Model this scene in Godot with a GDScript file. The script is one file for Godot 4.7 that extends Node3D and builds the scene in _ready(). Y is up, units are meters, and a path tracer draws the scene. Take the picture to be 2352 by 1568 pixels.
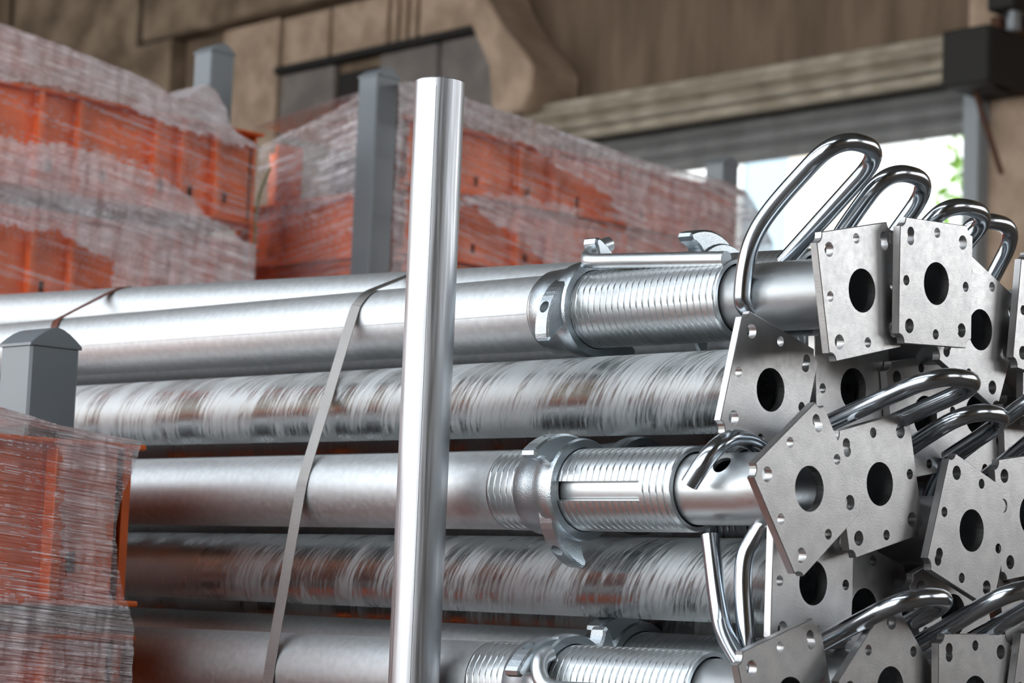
extends Node3D
# A stack of galvanized steel props in a workshop hall, wrapped orange formwork panels behind and beside it.
# World axes: x runs along the props towards their plates, y up, z towards the near side of the stack.

const TUBE_R := 0.03805
const INNER_R := 0.03175
const FAR_END := -2.3
var taken := {}
var M := {}
var plate_meshes := []
var random := RandomNumberGenerator.new()

const PROPS := [
	{"kind": "top", "at": Vector3(-1.1565, 1.4996, -1.543), "tilt": -0.0031, "roll": 0.2269, "tube": "smooth", "label": "top front galvanized prop with threaded end, bar handle and tall upright loop pin", "thread": Vector2(-0.3849, -0.1382), "nut": -0.3219, "ear": 205, "pins": [[Vector3(-0.1069, -0.0182, -0.048), Vector3(-0.1069, -0.0182, 0.036), Vector3(-0.1067, 0.0128, 0.036), Vector3(-0.0998, 0.0442, 0.036), Vector3(-0.0797, 0.0724, 0.036), Vector3(-0.0057, 0.1322, 0.036), Vector3(-0.0057, 0.1322, -0.036), Vector3(-0.1181, 0.0377, -0.036)]], "bar": [Vector3(-0.3372, 0.0704, -0.03), Vector3(-0.3403, 0.063, -0.012), Vector3(-0.3227, 0.0474, 0.018), Vector3(-0.3088, 0.0445, 0.02), Vector3(-0.1407, 0.0351, 0.02)]},
	{"kind": "top", "at": Vector3(-1.1431, 1.5159, -1.636), "tilt": -0.0301, "roll": 0.0524, "tube": "smooth", "label": "second prop of the top row, squarest plate facing right, shorter loop pin", "thread": Vector2(-0.3023, -0.1344), "nut": -0.2508, "ear": 130, "pins": [[Vector3(-0.0988, -0.0168, -0.048), Vector3(-0.0988, -0.0168, 0.036), Vector3(-0.0988, 0.0076, 0.036), Vector3(-0.0894, 0.0358, 0.036), Vector3(-0.0747, 0.0561, 0.036), Vector3(-0.0342, 0.102, 0.036), Vector3(-0.0342, 0.102, -0.036), Vector3(-0.085, 0.0419, -0.036)]], "bar": []},
	{"kind": "top", "at": Vector3(-1.1615, 1.4848, -1.735), "tilt": -0.01, "roll": -0.384, "tube": "smooth", "label": "third prop of the top row, plate half hidden behind the squarest plate", "thread": Vector2(-0.2939, -0.1483), "nut": -0.2362, "ear": 100, "pins": [[Vector3(-0.0732, 0.023, -0.048), Vector3(-0.0732, 0.023, 0.036), Vector3(-0.0715, 0.0439, 0.036), Vector3(-0.0599, 0.0726, 0.036), Vector3(-0.047, 0.0906, 0.036), Vector3(-0.0144, 0.1169, 0.036), Vector3(-0.0144, 0.1169, -0.036), Vector3(-0.056, 0.078, -0.036)]], "bar": []},
	{"kind": "top", "at": Vector3(-1.1468, 1.5032, -1.83), "tilt": -0.01, "roll": -0.1047, "tube": "smooth", "label": "prop at the right edge of the top row, plate cut by the frame", "thread": Vector2(-0.2981, -0.1472), "nut": -0.2405, "ear": 60, "pins": [[Vector3(-0.1016, 0.0156, -0.048), Vector3(-0.1016, 0.0156, 0.036), Vector3(-0.0998, 0.0373, 0.036), Vector3(-0.0928, 0.0587, 0.036), Vector3(-0.0831, 0.0746, 0.036), Vector3(-0.0606, 0.0999, 0.036), Vector3(-0.0606, 0.0999, -0.036), Vector3(-0.0954, 0.0411, -0.036)]], "bar": []},
	{"kind": "base", "at": Vector3(-1.2264, 1.4107, -1.506), "tilt": 0.0014, "roll": -0.2618, "tube": "streaky", "label": "second front prop from the top, streaky tube ending directly in a tilted plate", "pins": [], "bar": []},
	{"kind": "base", "at": Vector3(-1.2305, 1.4221, -1.632), "tilt": 0.002, "roll": 0.0698, "tube": "streaky", "label": "shadowed prop in the second row, plate behind the two top plates", "pins": [], "bar": []},
	{"kind": "base", "at": Vector3(-1.2221, 1.4045, -1.735), "tilt": 0.002, "roll": 0.1745, "tube": "streaky", "label": "prop in the second row whose plate lies behind the curved loop pins", "pins": [], "bar": []},
	{"kind": "base", "at": Vector3(-1.2278, 1.413, -1.83), "tilt": 0.002, "roll": -0.5236, "tube": "streaky", "label": "deepest prop of the second row, dark hole right of the loop pins", "pins": [], "bar": []},
	{"kind": "top", "at": Vector3(-1.1496, 1.3212, -1.467), "tilt": 0.0079, "roll": 0.6283, "tube": "smooth", "label": "middle front prop with slotted thread and plate turned on its corner", "thread": Vector2(-0.36, -0.1245), "nut": -0.2627, "ear": 150, "slot": Vector2(-0.2656, -0.1612), "pins": [[Vector3(-0.0911, 0.0015, 0.05), Vector3(-0.0733, 0.0277, 0.046), Vector3(-0.0726, 0.0436, 0.022), Vector3(-0.084, 0.0459, -0.02), Vector3(-0.0809, 0.0308, -0.05)], [Vector3(-0.0434, -0.0276, 0.002), Vector3(-0.0473, -0.0303, 0.003), Vector3(-0.0513, -0.0383, 0.006), Vector3(-0.0631, -0.0625, 0.012), Vector3(-0.0545, -0.1379, 0.012)]], "bar": []},
	{"kind": "top", "at": Vector3(-1.1619, 1.3314, -1.583), "tilt": 0.008, "roll": 0.2443, "tube": "smooth", "label": "prop behind the corner-turned plate with a long flat loop pin", "thread": Vector2(-0.3293, -0.1502), "nut": -0.2825, "ear": 40, "pins": [[Vector3(-0.085, 0.0048, -0.048), Vector3(-0.085, 0.0048, 0.036), Vector3(-0.082, 0.0225, 0.036), Vector3(-0.061, 0.0407, 0.036), Vector3(-0.0296, 0.0528, 0.036), Vector3(0.0841, 0.0909, 0.036), Vector3(0.0841, 0.0909, -0.036), Vector3(-0.0516, 0.0443, -0.036)]], "bar": []},
	{"kind": "top", "at": Vector3(-1.1435, 1.295, -1.7), "tilt": 0.008, "roll": -0.3316, "tube": "smooth", "label": "right hand prop of the middle row, plate leaning over to the left", "thread": Vector2(-0.3332, -0.1657), "nut": -0.2753, "ear": 70, "pins": [[Vector3(-0.0824, 0.0132, -0.048), Vector3(-0.0824, 0.0132, 0.036), Vector3(-0.0779, 0.0376, 0.036), Vector3(-0.0587, 0.065, 0.036), Vector3(-0.0395, 0.0784, 0.036), Vector3(0.019, 0.1073, 0.036), Vector3(0.019, 0.1073, -0.036), Vector3(-0.0529, 0.069, -0.036)]], "bar": []},
	{"kind": "top", "at": Vector3(-1.1447, 1.3136, -1.8), "tilt": 0.008, "roll": 0.1396, "tube": "smooth", "label": "prop at the right edge of the middle row, plate cut by the frame", "thread": Vector2(-0.3282, -0.1601), "nut": -0.2702, "ear": 110, "pins": [[Vector3(-0.0929, -0.0012, -0.048), Vector3(-0.0929, -0.0012, 0.036), Vector3(-0.0883, 0.0241, 0.036), Vector3(-0.0726, 0.0484, 0.036), Vector3(0.0413, 0.1188, 0.036), Vector3(0.0413, 0.1188, -0.036), Vector3(-0.0836, 0.0314, -0.036)]], "bar": []},
	{"kind": "base", "at": Vector3(-1.1803, 1.2419, -1.515), "tilt": 0.013, "roll": -0.0175, "tube": "streaky", "label": "fourth front prop from the top, upright plate below the corner-turned plate", "pins": [], "bar": []},
	{"kind": "base", "at": Vector3(-1.1973, 1.2192, -1.612), "tilt": 0.016, "roll": -0.2793, "tube": "streaky", "label": "prop in the fourth row with its shadowed plate behind the upright one", "pins": [], "bar": []},
	{"kind": "base", "at": Vector3(-1.1718, 1.2168, -1.715), "tilt": 0.016, "roll": 0.3491, "tube": "streaky", "label": "prop in the fourth row, dark plate beneath the left-leaning plate", "pins": [], "bar": []},
	{"kind": "top", "at": Vector3(-1.129, 1.1536, -1.56), "tilt": 0.0147, "roll": 0.7679, "tube": "smooth", "label": "second prop of the bottom row with a plate pointing up by its corner", "thread": Vector2(-0.3318, -0.137), "nut": -0.2873, "ear": 140, "pins": [[Vector3(-0.088, -0.0036, -0.048), Vector3(-0.088, -0.0036, 0.036), Vector3(-0.0835, 0.0155, 0.036), Vector3(-0.0598, 0.0317, 0.036), Vector3(-0.0433, 0.0399, 0.036), Vector3(0.0425, 0.0795, 0.036), Vector3(0.0425, 0.0795, -0.036), Vector3(-0.0548, 0.0341, -0.036)]], "bar": []},
	{"kind": "top", "at": Vector3(-1.1506, 1.1441, -1.45), "tilt": 0.0247, "roll": 0.2967, "tube": "smooth", "label": "lowest front prop with collar nut, plate cut by the bottom of the frame", "thread": Vector2(-0.3597, -0.0832), "nut": -0.249, "ear": 165, "pins": [[Vector3(-0.0902, 0.138, 0), Vector3(-0.0751, 0.0735, 0.005), Vector3(-0.062, 0.0508, 0.012), Vector3(-0.019, 0.0167, 0.03), Vector3(-0.0126, -0.0115, 0.03)]], "bar": [Vector3(-0.2489, 0.0306, 0.035), Vector3(-0.248, 0.026, 0.048), Vector3(-0.2428, 0.0123, 0.055), Vector3(-0.2315, -0.0003, 0.055), Vector3(-0.1242, 0.0008, 0.055)]},
	{"kind": "top", "at": Vector3(-1.115, 1.1456, -1.668), "tilt": 0.02, "roll": 0, "tube": "smooth", "label": "third prop of the bottom row, level plate below the long loop pins", "thread": Vector2(-0.3276, -0.1647), "nut": -0.2713, "ear": 20, "pins": [[Vector3(-0.0828, -0.003, -0.048), Vector3(-0.0828, -0.003, 0.036), Vector3(-0.0781, 0.0167, 0.036), Vector3(-0.0581, 0.0339, 0.036), Vector3(-0.0346, 0.0472, 0.036), Vector3(0.0638, 0.0975, 0.036), Vector3(0.0638, 0.0975, -0.036), Vector3(-0.0511, 0.0379, -0.036)]], "bar": []},
	{"kind": "top", "at": Vector3(-1.1054, 1.1437, -1.77), "tilt": 0.02, "roll": -0.2443, "tube": "smooth", "label": "prop in the bottom right corner of the stack", "thread": Vector2(-0.3367, -0.173), "nut": -0.2802, "ear": 20, "pins": [], "bar": []},
]

# ------------------------------------------------------------------ mesh collecting
class MB:
	var v := PackedVector3Array()
	var n := PackedVector3Array()
	var t := PackedVector2Array()
	var c := PackedColorArray()
	var ix := PackedInt32Array()
	var tinted := false

	func vert(p: Vector3, nn: Vector3, uv := Vector2.ZERO, col := Color.WHITE) -> int:
		v.append(p); n.append(nn); t.append(uv); c.append(col)
		return v.size() - 1

	func tri(a: int, b: int, d: int) -> void:
		var face := (v[d] - v[a]).cross(v[b] - v[a])   # clockwise front
		if face.dot(n[a] + n[b] + n[d]) >= 0.0:
			ix.append(a); ix.append(b); ix.append(d)
		else:
			ix.append(a); ix.append(d); ix.append(b)

	func quad(a: Vector3, b: Vector3, d: Vector3, e: Vector3, nn: Vector3) -> void:
		var f := [a, b, d, e]
		var up := Vector3.UP if absf(nn.y) < 0.7 else Vector3.RIGHT
		var ux := up.cross(nn).normalized()
		var uy := nn.cross(ux)
		var first := v.size()
		for p in f:
			vert(p, nn, Vector2(ux.dot(p), uy.dot(p)))
		tri(first, first + 1, first + 2)
		tri(first, first + 2, first + 3)

	func box(lo: Vector3, hi: Vector3, bevel := 0.0) -> void:
		var s := bevel
		var m := (lo + hi) / 2.0
		var h := (hi - lo) / 2.0
		for axis in 3:
			var b := (axis + 1) % 3
			var d := (axis + 2) % 3
			for side in [-1.0, 1.0]:
				var nn := Vector3.ZERO
				nn[axis] = side
				var q := []
				for k in [[-1, -1], [1, -1], [1, 1], [-1, 1]]:
					var p := m
					p[axis] += side * h[axis]
					p[b] += k[0] * (h[b] - s)
					p[d] += k[1] * (h[d] - s)
					q.append(p)
				quad(q[0], q[1], q[2], q[3], nn)
			if s > 0.0:
				for k in [[-1, -1], [1, -1], [1, 1], [-1, 1]]:   # edges that run along this axis
					var nn := Vector3.ZERO
					nn[b] = k[0]; nn[d] = k[1]
					nn = nn.normalized()
					var p := m
					p[b] += k[0] * h[b]; p[d] += k[1] * (h[d] - s)
					var q := m
					q[b] += k[0] * (h[b] - s); q[d] += k[1] * h[d]
					var along := Vector3.ZERO
					along[axis] = h[axis] - s
					quad(p - along, p + along, q + along, q - along, nn)
		if s > 0.0:
			for x in [-1.0, 1.0]:
				for y in [-1.0, 1.0]:
					for z in [-1.0, 1.0]:
						var o := Vector3(x, y, z)
						var nn := o.normalized()
						var k := m + o * h
						var i := vert(k - Vector3(0, y, z) * s, nn)
						vert(k - Vector3(x, 0, z) * s, nn)
						vert(k - Vector3(x, y, 0) * s, nn)
						tri(i, i + 1, i + 2)

	# rows of points with normals computed from the neighbours; wrap closes each row
	func grid(rows: Array, uvs: Array, out: Callable, cols := []) -> void:
		var first := v.size()
		var nr := rows.size()
		var nc: int = rows[0].size()
		for i in nr:
			for j in nc:
				var a: Vector3 = rows[mini(i + 1, nr - 1)][j] - rows[maxi(i - 1, 0)][j]
				var b: Vector3 = rows[i][mini(j + 1, nc - 1)] - rows[i][maxi(j - 1, 0)]
				if rows[i][0].is_equal_approx(rows[i][nc - 1]) and (j == 0 or j == nc - 1):
					b = rows[i][1] - rows[i][nc - 2]
				var nn := a.cross(b).normalized()
				var p: Vector3 = rows[i][j]
				if nn.dot(out.call(p)) < 0.0:
					nn = -nn
				vert(p, nn, uvs[i][j], cols[i][j] if cols else Color.WHITE)
		for i in nr - 1:
			for j in nc - 1:
				var k := first + i * nc + j
				tri(k, k + 1, k + nc + 1)
				tri(k, k + nc + 1, k + nc)

	# profile of (x, radius) turned round the x axis; sharp where two bands meet at more than 35 degrees
	func lathe(prof: PackedVector2Array, seg := 48, shear := 0.0) -> void:
		var from := Vector3.ZERO
		var nb := prof.size() - 1
		var bn := []
		for k in nb:
			var d := (prof[k + 1] - prof[k]).normalized()
			bn.append(Vector2(-d.y, d.x))
		var run := 0.0
		for k in nb:
			var n0: Vector2 = bn[k]
			var n1: Vector2 = bn[k]
			if k > 0 and bn[k - 1].dot(bn[k]) > 0.8:
				n0 = (bn[k - 1] + bn[k]).normalized()
			if k < nb - 1 and bn[k + 1].dot(bn[k]) > 0.8:
				n1 = (bn[k + 1] + bn[k]).normalized()
			var long := prof[k].distance_to(prof[k + 1])
			var first := v.size()
			for j in seg + 1:
				var s := float(j) / seg
				var f := -PI / 2.0 + TAU * s
				var cy := cos(f)
				var sz := sin(f)
				vert(from + Vector3(prof[k].x, prof[k].y * cy, prof[k].y * sz), Vector3(n0.x, n0.y * cy, n0.y * sz), Vector2(run + shear * s * 0.24, s * 0.24))
				vert(from + Vector3(prof[k + 1].x, prof[k + 1].y * cy, prof[k + 1].y * sz), Vector3(n1.x, n1.y * cy, n1.y * sz), Vector2(run + long + shear * s * 0.24, s * 0.24))
			for j in seg:
				var i := first + 2 * j
				tri(i, i + 1, i + 3)
				tri(i, i + 3, i + 2)
			run += long

	func sweep(pts: PackedVector3Array, radius: float, seg := 18, capped := true) -> void:
		var side := Vector3.ZERO
		var run := 0.0
		var first := v.size()
		var m := pts.size()
		for k in m:
			var d := (pts[mini(k + 1, m - 1)] - pts[maxi(k - 1, 0)]).normalized()
			if side == Vector3.ZERO:
				side = d.cross(Vector3.UP if absf(d.y) < 0.9 else Vector3.RIGHT).normalized()
			side = (side - d * side.dot(d)).normalized()
			var up := d.cross(side)
			if k > 0:
				run += pts[k].distance_to(pts[k - 1])
			for j in seg + 1:
				var f := TAU * j / seg
				var nn := side * cos(f) + up * sin(f)
				vert(pts[k] + nn * radius, nn, Vector2(run, f * radius))
		for k in m - 1:
			for j in seg:
				var i := first + k * (seg + 1) + j
				tri(i, i + 1, i + seg + 2)
				tri(i, i + seg + 2, i + seg + 1)
		if capped:
			for e in [0, m - 1]:
				var d := (pts[0] - pts[1]).normalized() if e == 0 else (pts[m - 1] - pts[m - 2]).normalized()
				var mid := vert(pts[e], d)
				for j in seg + 1:
					vert(v[first + e * (seg + 1) + j], d)
				for j in seg:
					tri(mid, mid + 1 + j, mid + 2 + j)

	# flat outline pushed out along an axis, with a small chamfer
	func prism(outline: PackedVector2Array, place: Callable, depth: float, bevel := 0.0) -> void:
		var m := outline.size()
		var inset := PackedVector2Array()
		var turn := 0.0
		for k in m:
			turn += outline[k].cross(outline[(k + 1) % m])
		var s := signf(turn)
		for k in m:
			var a := (outline[k] - outline[(k + m - 1) % m]).normalized()
			var b := (outline[(k + 1) % m] - outline[k]).normalized()
			var na := Vector2(-a.y, a.x) * s
			var nb := Vector2(-b.y, b.x) * s
			var mid := (na + nb).normalized()
			inset.append(outline[k] + mid * bevel / maxf(0.5, mid.dot(na)))
		var facing: Vector3 = (place.call(Vector2.ZERO, 1.0) - place.call(Vector2.ZERO, 0.0)).normalized()
		var caps := Geometry2D.triangulate_polygon(inset)
		for e in 2:
			var first := v.size()
			for k in m:
				vert(place.call(inset[k], depth if e else 0.0), facing if e else -facing, inset[k])
			for k in range(0, caps.size(), 3):
				tri(first + caps[k], first + caps[k + 1], first + caps[k + 2])
		for k in m:
			var p := outline[k]
			var q := outline[(k + 1) % m]
			var w := (q - p).normalized()
			var o := Vector2(w.y, -w.x) * s
			var nn: Vector3 = (place.call(o, 0.0) - place.call(Vector2.ZERO, 0.0)).normalized()
			quad(place.call(p, bevel), place.call(q, bevel), place.call(q, depth - bevel), place.call(p, depth - bevel), nn)
			if bevel > 0.0:
				var pi := inset[k]
				var qi := inset[(k + 1) % m]
				quad(place.call(pi, 0.0), place.call(qi, 0.0), place.call(q, bevel), place.call(p, bevel), (nn - facing).normalized())
				quad(place.call(pi, depth), place.call(qi, depth), place.call(q, depth - bevel), place.call(p, depth - bevel), (nn + facing).normalized())

	func mesh() -> ArrayMesh:
		var a := []
		a.resize(Mesh.ARRAY_MAX)
		a[Mesh.ARRAY_VERTEX] = v
		a[Mesh.ARRAY_NORMAL] = n
		a[Mesh.ARRAY_TEX_UV] = t
		if tinted:
			a[Mesh.ARRAY_COLOR] = c
		a[Mesh.ARRAY_INDEX] = ix
		var m := ArrayMesh.new()
		m.add_surface_from_arrays(Mesh.PRIMITIVE_TRIANGLES, a)
		return m

# ------------------------------------------------------------------ scene helpers
func numbered(called: String) -> String:
	taken[called] = taken.get(called, -1) + 1
	return called if taken[called] == 0 else "%s_%03d" % [called, taken[called]]

func put(called: String, what, mat: Material, parent: Node = self) -> MeshInstance3D:
	var o := MeshInstance3D.new()
	o.name = numbered(called) if parent == self else called
	o.mesh = what.mesh() if what is MB else what
	o.material_override = mat
	parent.add_child(o, true)
	return o

func tag(o: Node, label: String, category: String, group := "") -> Node:
	o.set_meta("label", label)
	o.set_meta("category", category)
	if group:
		o.set_meta("group", group)
	return o

func thing(called: String, at: Vector3, label: String, category: String, group := "") -> Node3D:
	var o := Node3D.new()
	o.name = numbered(called)
	add_child(o, true)
	o.position = at
	tag(o, label, category, group)
	return o

func part_box(called: String, lo: Vector3, hi: Vector3, mat: Material, parent: Node, bevel := 0.0) -> MeshInstance3D:
	var b := MB.new()
	b.box(lo, hi, bevel)
	return put(called, b, mat, parent)

func structure(called: String, boxes: Array, mat: Material) -> MeshInstance3D:
	var b := MB.new()
	for k in boxes:
		b.box(k[0], k[1])
	var o := put(called, b, mat)
	o.set_meta("kind", "structure")
	return o

func rounded(pts: Array, reach: float, steps := 8) -> PackedVector3Array:
	var out := PackedVector3Array([pts[0]])
	for k in range(1, pts.size() - 1):
		var p: Vector3 = pts[k]
		var da: Vector3 = pts[k - 1] - p
		var db: Vector3 = pts[k + 1] - p
		var a := p + da.normalized() * minf(reach, da.length() * 0.49)
		var b := p + db.normalized() * minf(reach, db.length() * 0.49)
		for j in steps + 1:
			var s := float(j) / steps
			out.append(a.lerp(p, s).lerp(p.lerp(b, s), s))
	out.append(pts[pts.size() - 1])
	return out

func noise_texture(freq: float, w: int, h: int, number: int, low: float, high: float, octaves := 4, middle := 0.5) -> NoiseTexture2D:
	var f := FastNoiseLite.new()
	f.noise_type = FastNoiseLite.TYPE_SIMPLEX_SMOOTH
	f.frequency = freq
	f.seed = number
	f.fractal_octaves = octaves
	var t := NoiseTexture2D.new()
	t.noise = f
	t.width = w
	t.height = h
	t.seamless = true
	t.seamless_blend_skirt = 0.15
	var g := Gradient.new()
	g.offsets = PackedFloat32Array([0.5 - middle * 0.5, 0.5 + middle * 0.5])
	g.colors = PackedColorArray([Color(low, low, low), Color(high, high, high)])
	t.color_ramp = g
	return t

func two_tone(freq: float, w: int, h: int, number: int, a: Color, b: Color, octaves := 4, middle := 0.5) -> NoiseTexture2D:
	var t := noise_texture(freq, w, h, number, 0, 1, octaves, middle)
	t.color_ramp.colors = PackedColorArray([a, b])
	return t

# feathery runs in the zinc: rough patches made of fine slanting hairs on a smoother ground
func zinc_runs(number: int, low: float, high: float) -> ImageTexture:
	var hair := FastNoiseLite.new()
	hair.seed = number
	hair.frequency = 0.16
	hair.fractal_octaves = 3
	var patch := FastNoiseLite.new()
	patch.seed = number + 1
	patch.frequency = 0.013
	patch.fractal_octaves = 3
	var im := Image.create(1536, 240, false, Image.FORMAT_RGB8)
	for y in 240:
		for x in 1536:
			var v := 0.5 * patch.get_noise_2d(x, y * 0.35) + 0.34 * hair.get_noise_2d(x * 1.1, y * 0.08) + 0.24 * hair.get_noise_2d(x * 2.6 + 900.0, y * 0.3)
			var k := lerpf(low, high, smoothstep(-0.29, 0.27, v))
			im.set_pixel(x, y, Color(k, k, k))
	return ImageTexture.create_from_image(im)

# cross-hatch rolled into the strapping
func knurl() -> ImageTexture:
	var im := Image.create(64, 64, false, Image.FORMAT_RGB8)
	for y in 64:
		for x in 64:
			var k := 0.5 + 0.25 * sin(TAU * x / 8.0) + 0.25 * sin(TAU * y / 8.0)
			im.set_pixel(x, y, Color(k, k, k))
	return ImageTexture.create_from_image(im)

func metal(color: Color, rough: float, rough_map: Texture2D, scale: Vector3, bump: Texture2D = null, relief := 0.0) -> StandardMaterial3D:
	var m := StandardMaterial3D.new()
	m.albedo_color = color
	m.metallic = 1.0
	m.roughness = rough
	m.roughness_texture = rough_map
	m.uv1_scale = scale
	if bump:
		m.heightmap_enabled = true
		m.heightmap_texture = bump
		m.heightmap_scale = relief
	return m

func paint(color: Color, rough: float, map: Texture2D = null, scale := 1.0, in_world := true) -> StandardMaterial3D:
	var m := StandardMaterial3D.new()
	m.albedo_color = color
	m.roughness = rough
	if map:
		m.albedo_texture = map
		m.uv1_triplanar = true
		m.uv1_world_triplanar = in_world
		m.uv1_scale = Vector3.ONE * scale
	return m

func make_materials() -> void:
	var fine := noise_texture(0.06, 512, 512, 3, 0.82, 1.0, 3, 0.9)
	var grain := noise_texture(0.2, 512, 512, 5, 0.0, 1.0, 2)
	var streaks := zinc_runs(11, 0.43, 1.0)
	var brushed := noise_texture(0.08, 64, 512, 17, 0.7, 1.0, 3)
	# zinc, as the tubes, plates, nuts and pins wear it
	M.smooth = metal(Color(0.82, 0.83, 0.835), 0.60, fine, Vector3(5, 5, 1), grain, 0.0012)
	M.smooth.albedo_texture = two_tone(0.03, 512, 512, 8, Color(0.92, 0.92, 0.92), Color(1, 1, 1), 4, 0.9)
	M.streaky = metal(Color(0.78, 0.795, 0.80), 0.58, streaks, Vector3(0.65, 4.1667, 1), streaks, 0.0018)
	M.inner = metal(Color(0.82, 0.835, 0.84), 0.42, fine, Vector3(5, 5, 1), grain, 0.001)
	M.plate = metal(Color(0.75, 0.742, 0.735), 0.42, fine, Vector3(4, 4, 1), grain, 0.0025)
	M.plate.albedo_texture = two_tone(0.02, 512, 512, 21, Color(0.92, 0.92, 0.925), Color(1, 1, 1), 4, 0.9)
	M.pin = metal(Color(0.72, 0.745, 0.77), 0.2, fine, Vector3(8, 8, 1))
	M.nut = metal(Color(0.76, 0.79, 0.81), 0.34, fine, Vector3(9, 9, 1), grain, 0.01)
	M.thread = metal(Color(0.81, 0.825, 0.83), 0.4, fine, Vector3(9, 9, 1))
	M.pole = metal(Color(0.77, 0.775, 0.785), 0.52, brushed, Vector3(1.2, 4.1667, 1))
	M.strap = metal(Color(0.62, 0.61, 0.60), 0.42, noise_texture(0.12, 256, 256, 31, 0.7, 1.0, 2), Vector3(90, 90, 1), knurl(), 0.03)
	M.strap_brown = paint(Color(0.36, 0.2, 0.15), 0.45)
	M.grey_paint = paint(Color(0.40, 0.425, 0.44), 0.38)
	M.orange = paint(Color(0.97, 0.43, 0.10), 0.42, two_tone(0.015, 256, 256, 41, Color(0.86, 0.86, 0.86), Color(1, 1, 1)), 1.5)
	# stretch film, from one clinging layer to many loose ones; the milkier levels also paint glints
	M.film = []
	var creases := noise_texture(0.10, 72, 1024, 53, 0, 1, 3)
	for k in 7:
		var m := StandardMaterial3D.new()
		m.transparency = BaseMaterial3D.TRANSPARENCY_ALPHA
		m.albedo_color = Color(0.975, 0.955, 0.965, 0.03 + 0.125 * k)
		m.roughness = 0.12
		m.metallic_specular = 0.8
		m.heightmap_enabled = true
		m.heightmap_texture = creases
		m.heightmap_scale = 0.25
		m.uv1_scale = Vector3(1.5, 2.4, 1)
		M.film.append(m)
	# building
	M.concrete = paint(Color(0.58, 0.51, 0.43), 0.9, two_tone(0.012, 512, 512, 61, Color(0.72, 0.70, 0.68), Color(1, 1, 1), 5), 0.35)
	M.stained = paint(Color(0.47, 0.40, 0.33), 0.9, two_tone(0.012, 512, 512, 63, Color(0.8, 0.785, 0.77), Color(1, 1, 1), 5), 0.4)
	M.stained.uv1_scale = Vector3(0.7, 0.14, 0.7)   # stains run down the wall
	M.plaster = paint(Color(0.72, 0.63, 0.55), 0.9, two_tone(0.015, 512, 512, 65, Color(0.85, 0.84, 0.82), Color(1, 1, 1), 5), 0.5)
	M.panel_grey = paint(Color(0.50, 0.47, 0.45), 0.7, two_tone(0.02, 256, 256, 67, Color(0.85, 0.85, 0.85), Color(1, 1, 1)), 0.6)
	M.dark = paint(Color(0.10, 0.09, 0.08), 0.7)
	M.slat = paint(Color(0.52, 0.525, 0.52), 0.5, two_tone(0.02, 256, 256, 69, Color(0.85, 0.85, 0.85), Color(1, 1, 1)), 0.8)
	M.coil = paint(Color(0.68, 0.64, 0.57), 0.55, two_tone(0.02, 256, 256, 71, Color(0.8, 0.79, 0.77), Color(1, 1, 1)), 0.8)
	M.guide = paint(Color(0.55, 0.58, 0.60), 0.45)
	M.rust = paint(Color(0.30, 0.18, 0.12), 0.8)
	M.floor = paint(Color(0.36, 0.32, 0.29), 0.75, two_tone(0.01, 512, 512, 73, Color(0.75, 0.74, 0.73), Color(1, 1, 1), 5), 0.3)
	M.roof = paint(Color(0.42, 0.40, 0.38), 0.8)
	M.yard = paint(Color(0.78, 0.77, 0.75), 0.9)
	M.white_wall = paint(Color(0.96, 0.955, 0.94), 0.8)
	M.beige_wall = paint(Color(0.92, 0.88, 0.80), 0.8)
	M.window_glass = paint(Color(0.62, 0.70, 0.74), 0.1)
	M.leaf = paint(Color(0.45, 0.62, 0.2), 0.7)
	M.green = paint(Color(0.33, 0.40, 0.16), 0.5)
	M.timber = paint(Color(0.52, 0.40, 0.27), 0.8, two_tone(0.02, 256, 256, 75, Color(0.75, 0.74, 0.72), Color(1, 1, 1)), 2.0)

# ------------------------------------------------------------------ props
# cell of the plate: ring between a hole and a surrounding outline, both walked round the hole's centre
func plate_cell(b: MB, mid: Vector2, hole: Callable, outline: PackedVector2Array, x0: float, x1: float) -> void:
	var angles := []
	for k in 28:
		angles.append(TAU * k / 28.0)
	for p in outline:
		angles.append(fposmod((p - mid).angle(), TAU))
	angles.sort()
	angles.append(angles[0] + TAU)
	var m := outline.size()
	var edge := func(a: float) -> Vector2:
		var d := Vector2.from_angle(a)
		var best := 1e9
		for k in m:
			var p := outline[k]
			var q := outline[(k + 1) % m]
			var hit = Geometry2D.segment_intersects_segment(mid, mid + d, p - (q - p) * 1e-4, q + (q - p) * 1e-4)
			if hit != null:
				best = minf(best, mid.distance_to(hit))
		return mid + d * (best if best < 1e8 else 0.01)
	for k in angles.size() - 1:
		if angles[k + 1] - angles[k] < 1e-6:
			continue
		var i0: Vector2 = mid + Vector2.from_angle(angles[k]) * hole.call(angles[k])
		var i1: Vector2 = mid + Vector2.from_angle(angles[k + 1]) * hole.call(angles[k + 1])
		var o0: Vector2 = edge.call(angles[k])
		var o1: Vector2 = edge.call(angles[k + 1])
		for x in [x0, x1]:
			b.quad(Vector3(x, i0.y, -i0.x), Vector3(x, i1.y, -i1.x), Vector3(x, o1.y, -o1.x), Vector3(x, o0.y, -o0.x), Vector3(signf(x - (x0 + x1) / 2.0), 0, 0))
		var nn := Vector3(0, mid.y - (i0.y + i1.y) / 2.0, -(mid.x - (i0.x + i1.x) / 2.0)).normalized()
		b.quad(Vector3(x0, i0.y, -i0.x), Vector3(x0, i1.y, -i1.x), Vector3(x1, i1.y, -i1.x), Vector3(x1, i0.y, -i0.x), nn)

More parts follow.
